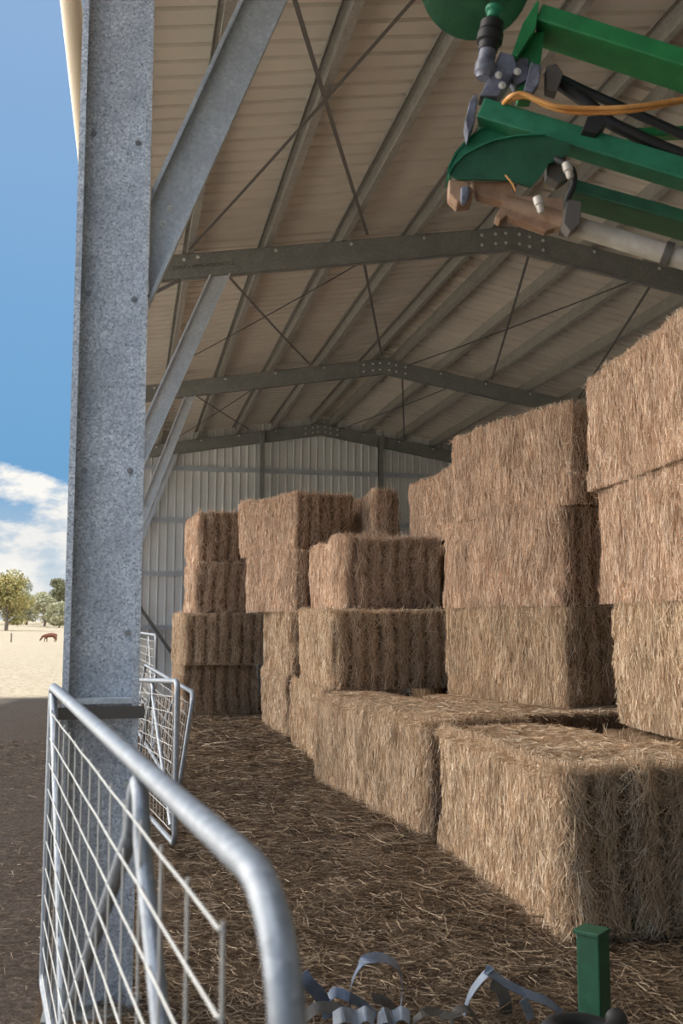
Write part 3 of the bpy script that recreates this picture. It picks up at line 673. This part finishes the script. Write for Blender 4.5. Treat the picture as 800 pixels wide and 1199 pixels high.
block('worn_hook', ((540, 219), (548, 216), (550, 226), (546, 238), (540, 236)), -.04, .03, HYD)
block('rusty_linkage', ((552, 212), (600, 212), (604, 232), (594, 252), (586, 258), (580, 254), (590, 236), (560, 228)), .0, .06, RUST)
for x, y, m in ((666, 200, CHROME), (632, 240, CHROME)):
    mb = MB(); pp = mp(x, y, -.07); mb.lathe([(.012, -.03), (.017, -.028), (.017, .0), (.013, .004), (.013, .022), (.008, .03)], pp, (.15, -.2, -1), 12); mb.build('grease_fitting', m, am, smooth=True)
for x, y in ((584, 88), (588, 100), (606, 84)):
    hexbolt('bolt', mp(x, y, -.012), (-.24, -.97, 0), .008, am)
# the mast that carries the arm stands just outside the picture
mb = MB(); px = mp(940, 180); mb.bar((px.x + .02, px.y + .12, 0), (px.x + .02, px.y + .12, 3.75), .16, .2, (0, 1, 0)); mb.build('mast', GREEN, am, bevel=.008)
mb = MB(); mb.box((px.x + .02, px.y + .12, .02), (.5, .5, .04)); mb.build('mast_foot', DARKSTEEL, am, bevel=.006)

# green steel post in the straw
po = empty('steel_post', (1.655, 3.415, 0)); tag(po, 'short green square steel post standing in front of the nearest bale', 'post')
Mz = Matrix.Rotation(R(38), 3, 'Z')
mb = MB(); mb.box((1.655, 3.415, .24), (.088, .088, .48), Mz); mb.build('post_tube', POSTG, po, bevel=.005)
mb = MB(); mb.box((1.652, 3.415, .488), (.100, .100, .016), Mz); mb.build('post_cap', POSTG, po, bevel=.003)
# black hose coil at its foot
mb = MB(); mb.tube([(1.52 + .115 * math.cos(t), 3.22 + .085 * math.sin(t), .045 + .074 * t / (2 * PI) + .012 * math.sin(t)) for t in np.linspace(0, 6.0 * PI, 90)], .036, 12)
tag(mb.build('rubber_hose', RUBBER, smooth=True), 'coil of thick black rubber hose at the foot of the green post', 'hose')

# plastic strips in the straw
def strip(pts, w, m, lb, side=(0, 1, 0), Y=3.9):
    P = smoothp([(x, y, dy) for x, y, dy in pts], 6); mb = MB(); mb.ribbon([at(x, y, Y + dy) for x, y, dy in P], side, w)
    tag(mb.build('plastic_strip', m), lb, 'strip', 'plastic strips lying in the straw')
strip([(354, 1140, -.05), (362, 1152, -.05), (374, 1164, -.02), (382, 1180, 0), (386, 1191, 0)], .05, BLUETAPE, 'stub of silver-blue strip leaning up at the end nearest the gate', (1, .1, .35))
strip([(384, 1172, .0), (392, 1162, .0), (406, 1166, .0), (424, 1176, .02), (440, 1190, .03)], .04, BLUETAPE, 'short silver-blue strip lying low between the leaning stub and the tall loop', (.2, .6, .7))
strip([(411, 1192, .02), (410, 1168, .0), (413, 1148, -.02), (424, 1128, -.03), (440, 1121, .02), (456, 1124, .06), (468, 1136, .08), (471, 1160, .06), (468, 1192, .03)], .055, BLUETAPE, 'tall arched loop of silver-blue strip', (.3, 1, .2))
strip([(543, 1190, .03), (550, 1166, .02), (562, 1148, .0), (572, 1138, -.02), (574, 1138, -.03), (594, 1152, -.03), (618, 1164, -.04), (640, 1172, -.04), (660, 1188, -.03)], .048, BLUETAPE, 'long silver-blue strip folded into a peak beside the green post', (.3, 1, .5))
strip([(575, 1150, .1), (586, 1158, .09), (592, 1176, .06), (590, 1194, .03)], .06, DARKTAPE, 'grey strip drooping under the folded peak', (1, .3, .1))
strip([(356, 1192, -.1), (372, 1180, -.1), (396, 1182, -.1), (420, 1192, -.1)], .045, DARKTAPE, 'dusty grey strip low in front of the leaning stub', (.1, .7, .7))
strip([(390, 1194, -.15), (402, 1188, -.17), (418, 1191, -.13), (428, 1187, -.15), (438, 1193, -.15)], .06, WHITETAPE, 'pale crumpled strip at the very front below the tall loop', (.1, .8, .6))
strip([(442, 1195, -.12), (450, 1189, -.16), (460, 1191, -.1), (470, 1186, -.12), (480, 1191, -.12)], .06, WHITETAPE, 'pale crumpled strip tucked inside the dark coil', (.2, .8, .5))
strip([(436, 1168, -.06), (450, 1172, -.06), (462, 1186, -.06), (466, 1197, -.06)], .05, DARKTAPE, 'grey strip curling at the foot of the tall loop', (.6, .7, .2))
strip([(484, 1196, -.1), (496, 1187, -.12), (512, 1184, -.06), (524, 1190, -.1), (540, 1186, -.1)], .045, DARKTAPE, 'dark curled strip between the two silver-blue peaks', (.2, 1, .2))
strip([(528, 1198, -.08), (534, 1184, -.08), (548, 1182, -.08), (560, 1196, -.08)], .05, DARKTAPE, 'dark curled strip under the folded peak', (.2, 1, .2))
strip([(612, 1170, -.12), (618, 1182, -.12), (622, 1194, -.12)], .035, WHITETAPE, 'small pale tag of strip close to the black hose', (1, .2, .3))
strip([(640, 1180, .3), (690, 1186, .3), (740, 1184, .25), (800, 1188, .25)], .03, DARKTAPE, 'dark strip on the straw behind the green post', (0, .8, .5))

# ---------------------------------------------------------------- the paddock: trees, fence post, cow
def leafmat(name, a, b, c_):  # leaf colours are lightened to carry the distance haze
    m = mat(name, a, .7, 0, .2); g = N(m, 'ShaderNodeNewGeometry'); col(m, ramp(m, g.outputs['Random Per Island'], [(0, a), (.5, b), (1, c_)])); return m
LEAF = leafmat('gum_leaves', (.20, .20, .07), (.42, .38, .15), (.62, .50, .24))
LEAF2 = leafmat('pale_leaves', (.32, .33, .20), (.50, .48, .31), (.62, .58, .40))
LEAF3 = leafmat('dark_leaves', (.12, .13, .07), (.24, .24, .13), (.36, .33, .19))
BARK = paint('bark', (.16, .13, .10), (.30, .25, .2), .9)
def tree(x, y, Y, h, w, leaf, seed, label, nleaf=6500, blobs=13):
    p = at(x, y, Y); p.z = float(np.interp(Y, [30, 60, 140, 210, 320, 700], [0, -.25, -1.30, -.2, 1.35, 1.5])) - .1
    g = np.random.default_rng(seed); e = empty('gum_tree', p); e['local'] = 1; tag(e, label, 'tree', 'gum trees beyond the paddock')
    mb = MB(); trunk = [(0, 0, 0), (.1, 0, h * .15), (-.1, .1, h * .32), (.15, 0, h * .5), (0, 0, h * .75)]
    mb.tube(trunk, [h * .035, h * .028, h * .024, h * .017, h * .006], 9)
    cs = []
    for k in range(blobs):
        t = k / blobs * 2 * PI + g.uniform(-.3, .3); zz = h * g.uniform(.20, .88); rr = w * .5 * g.uniform(.2, .75) * (1 - .5 * abs(zz / h - .58))
        c_ = np.array([math.cos(t) * rr, math.sin(t) * rr, zz]); cs.append((c_, w * g.uniform(.19, .30)))
        mb.tube([(0, 0, zz * .55), tuple(c_ * np.array([.5, .5, .8])), tuple(c_)], [h * .012, h * .008, h * .003], 6)
    mb.build('trunk', BARK, e, smooth=True)
    n = nleaf; ci = g.integers(0, blobs, n); d = g.normal(size=(n, 3)); d /= np.linalg.norm(d, axis=1, keepdims=True)
    P = np.array([cs[i][0] for i in ci]) + d * (np.array([cs[i][1] for i in ci]) * g.random(n) ** .4)[:, None] * np.array([1, 1, .8]); P[:, 2] = np.maximum(P[:, 2], h * .10 + g.random(n) * .4)
    a = g.normal(size=(n, 3)); a /= np.linalg.norm(a, axis=1, keepdims=True); b = np.cross(a, g.normal(size=(n, 3))); b /= np.linalg.norm(b, axis=1, keepdims=True)
    s = g.uniform(.16, .42, n)[:, None]
    V = np.stack([P - a * s, P + b * s * .4, P + a * s, P - b * s * .4], 1).reshape(-1, 3); Q = np.arange(4 * n).reshape(-1, 4)
    f = npmesh('foliage', V, Q, leaf, e); f['kind'] = 'stuff'
tree(7, 735, 200, 11.6, 9.5, LEAF, 1, 'big yellow-green gum tree with a bare trunk at the paddock edge', 7000, 14)
tree(31, 729, 262, 9.5, 8, LEAF2, 2, 'pale bushy gum tree directly right of the big trunked one')
tree(52, 729, 240, 7.8, 8, LEAF2, 3, 'pale low gum tree midway between the big tree and the column')
tree(70, 728, 290, 13.5, 8, LEAF3, 4, 'dark taller gum tree peeping out beside the column')
tree(-22, 729, 262, 11, 11, LEAF2, 5, 'pale gum tree standing alone left of the big trunked one')
tree(69, 729, 228, 5.2, 7, LEAF2, 6, 'low pale scrubby gum tree in front of the dark one')
tree(20, 729, 275, 11.5, 9, LEAF3, 8, 'dark gum tree behind the big trunked one')
p = at(13, 752, 140); p.z = -1.4
mb = MB(); mb.tube([(p.x, p.y, p.z), (p.x + .02, p.y, p.z + .7), (p.x - .01, p.y, p.z + 1.3)], [.12, .11, .10], 9)
tag(mb.build('fence_post', BARK, smooth=True), 'lone grey timber fence post in the sunlit paddock', 'post')

# grazing cow, one skinned body
p = at(58, 750, 140); p.z = -1.36
jt = {'pelvis': ((.62, 0, 1.06), .30), 'mid': ((.1, 0, 1.0), .36), 'chest': ((-.45, 0, 1.02), .33), 'neck': ((-.85, 0, .88), .19), 'poll': ((-1.12, 0, .52), .14), 'muz': ((-1.3, 0, .2), .085), 'rump': ((.85, 0, 1.08), .2), 'tail': ((.95, 0, .75), .035), 'tip': ((.98, 0, .38), .03)}
ed = [('pelvis', 'mid'), ('mid', 'chest'), ('chest', 'neck'), ('neck', 'poll'), ('poll', 'muz'), ('pelvis', 'rump'), ('rump', 'tail'), ('tail', 'tip')]
for s, sn in ((-1, 'a'), (1, 'b')):
    dx = .08 * s
    jt['fs' + sn] = ((-.48 + dx, .17 * s, .72), .13); jt['fk' + sn] = ((-.50 + dx * 2, .18 * s, .36), .065); jt['fh' + sn] = ((-.50 + dx * 2, .18 * s, .02), .06)
    jt['hs' + sn] = ((.62 - dx, .18 * s, .76), .17); jt['hk' + sn] = ((.80 - dx, .18 * s, .42), .07); jt['hh' + sn] = ((.74 - dx, .18 * s, .02), .06)
    jt['ear' + sn] = ((-1.05, .19 * s, .58), .035)
    ed += [('chest', 'fs' + sn), ('fs' + sn, 'fk' + sn), ('fk' + sn, 'fh' + sn), ('pelvis', 'hs' + sn), ('hs' + sn, 'hk' + sn), ('hk' + sn, 'hh' + sn), ('poll', 'ear' + sn)]
ks = list(jt); me = bpy.data.meshes.new('cow'); me.from_pydata([jt[k][0] for k in ks], [(ks.index(a), ks.index(b)) for a, b in ed], [])
cow = bpy.data.objects.new('cow', me); C.objects.link(cow); cow.location = p; cow.rotation_euler.z = R(8)
sk = cow.modifiers.new('skin', 'SKIN')
for i, k in enumerate(ks): me.skin_vertices[0].data[i].radius = (jt[k][1],) * 2
me.skin_vertices[0].data[0].use_root = True; sb = cow.modifiers.new('sub', 'SUBSURF'); sb.levels = sb.render_levels = 2
HIDE = paint('red_brown_hide', (.17, .06, .035), (.25, .10, .065), .8); me.materials.append(HIDE)
tag(cow, 'red-brown cow grazing with lowered head in the sunlit paddock', 'cow')

# ---------------------------------------------------------------- sky, sun, camera
w = bpy.data.worlds.new('sky'); bpy.context.scene.world = w; w.use_nodes = True; nt = w.node_tree
class WM: node_tree = nt
bg = nt.nodes['Background']
tc = N(WM, 'ShaderNodeTexCoord'); V_ = tc.outputs['Generated']
sx = N(WM, 'ShaderNodeSeparateXYZ'); L(WM, V_, sx.inputs[0])
blue = ramp(WM, sx.outputs['Z'], [(0.0, (.62, .70, .74)), (.05, (.50, .62, .72)), (.14, (.16, .37, .63)), (.30, (.19, .39, .66)), (.55, (.27, .43, .68))])
mpn = N(WM, 'ShaderNodeMapping'); mpn.inputs['Scale'].default_value = (1, 1, 2.1); mpn.inputs['Location'].default_value = (.33, .1, .0); L(WM, V_, mpn.inputs['Vector'])
n1 = noise(WM, mpn.outputs['Vector'], 9.5, 9, .58)
el = ramp(WM, sx.outputs['Z'], [(0, (.62, .62, .62)), (.09, (.60, .60, .60)), (.13, (.50, .50, .50)), (.17, (.30, .30, .30)), (.3, (.20, .20, .20)), (1, (.3, .3, .3))])
cm = mth(WM, 'MULTIPLY', mth(WM, 'SUBTRACT', mth(WM, 'ADD', n1, el), 1.02), 9.0)
clp = N(WM, 'ShaderNodeClamp'); L(WM, cm, clp.inputs['Value'])
c = mixc(WM, clp.outputs[0], blue, ramp(WM, n1, [(.4, (.66, .70, .74)), (.62, (.95, .93, .88))]))
# extra bright zone added to the unseen left sky to light the bales
fill_sky = mth(WM, 'MULTIPLY', mth(WM, 'SUBTRACT', mth(WM, 'MULTIPLY', sx.outputs['X'], -1.0), .42), 3.0)
ck = N(WM, 'ShaderNodeClamp'); L(WM, fill_sky, ck.inputs['Value'])
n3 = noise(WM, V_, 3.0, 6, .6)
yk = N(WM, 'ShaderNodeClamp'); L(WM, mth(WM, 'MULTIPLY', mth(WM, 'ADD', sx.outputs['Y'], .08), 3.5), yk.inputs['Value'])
fill_sky = mth(WM, 'MULTIPLY', mth(WM, 'MULTIPLY', ck.outputs[0], yk.outputs[0]), ramp(WM, n3, [(.3, (.5, .5, .5)), (.55, (1, 1, 1))]))
c = mixc(WM, fill_sky, c, (11.5, 10.8, 9.7))
hz = N(WM, 'ShaderNodeClamp'); L(WM, mth(WM, 'MULTIPLY', mth(WM, 'SUBTRACT', sx.outputs['Z'], .76), 8.0), hz.inputs['Value'])  # added bright overhead zone, out of view, to lighten the front column
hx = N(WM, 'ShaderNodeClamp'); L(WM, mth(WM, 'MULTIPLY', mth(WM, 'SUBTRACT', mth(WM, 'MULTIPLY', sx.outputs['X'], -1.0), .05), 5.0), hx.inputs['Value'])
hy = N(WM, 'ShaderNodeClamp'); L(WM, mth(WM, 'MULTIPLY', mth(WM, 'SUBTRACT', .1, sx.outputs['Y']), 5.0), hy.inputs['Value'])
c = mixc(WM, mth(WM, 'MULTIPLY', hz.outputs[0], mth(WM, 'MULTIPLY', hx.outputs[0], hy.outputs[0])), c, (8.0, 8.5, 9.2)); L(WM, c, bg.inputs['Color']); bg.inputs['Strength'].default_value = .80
sun = bpy.data.lights.new('sun', 'SUN'); sun.energy = 3.4; sun.color = (1, .93, .82); sun.angle = R(.6)
so = bpy.data.objects.new('sun', sun); C.objects.link(so)
az, elv = R(-14), R(61)
so.rotation_euler = Vector((math.cos(az) * math.cos(elv), math.sin(az) * math.cos(elv), math.sin(elv))).to_track_quat('Z', 'Y').to_euler(); so.location = (20, 0, 30)

cam = bpy.data.cameras.new('camera'); co = bpy.data.objects.new('camera', cam); C.objects.link(co)
co.location = (0, 0, 1.6); co.rotation_euler = (PI / 2 + PT, 0, -YA)
cam.sensor_fit = 'VERTICAL'; cam.sensor_height = 36; cam.sensor_width = 24; cam.lens = 1150 / 1199 * 36; cam.clip_end = 2000; cam.clip_start = .05
cam.dof.use_dof = True; cam.dof.focus_distance = 9; cam.dof.aperture_fstop = 4.5
sc = bpy.context.scene; sc.camera = co
vs = sc.view_settings; vs.view_transform = 'Standard'; vs.look = 'None'; vs.gamma = 1; vs.use_curve_mapping = False; vs.exposure = .36
sc.cycles.max_bounces = 8; sc.cycles.diffuse_bounces = 6; sc.cycles.use_denoising = True; sc.cycles.use_adaptive_sampling = False
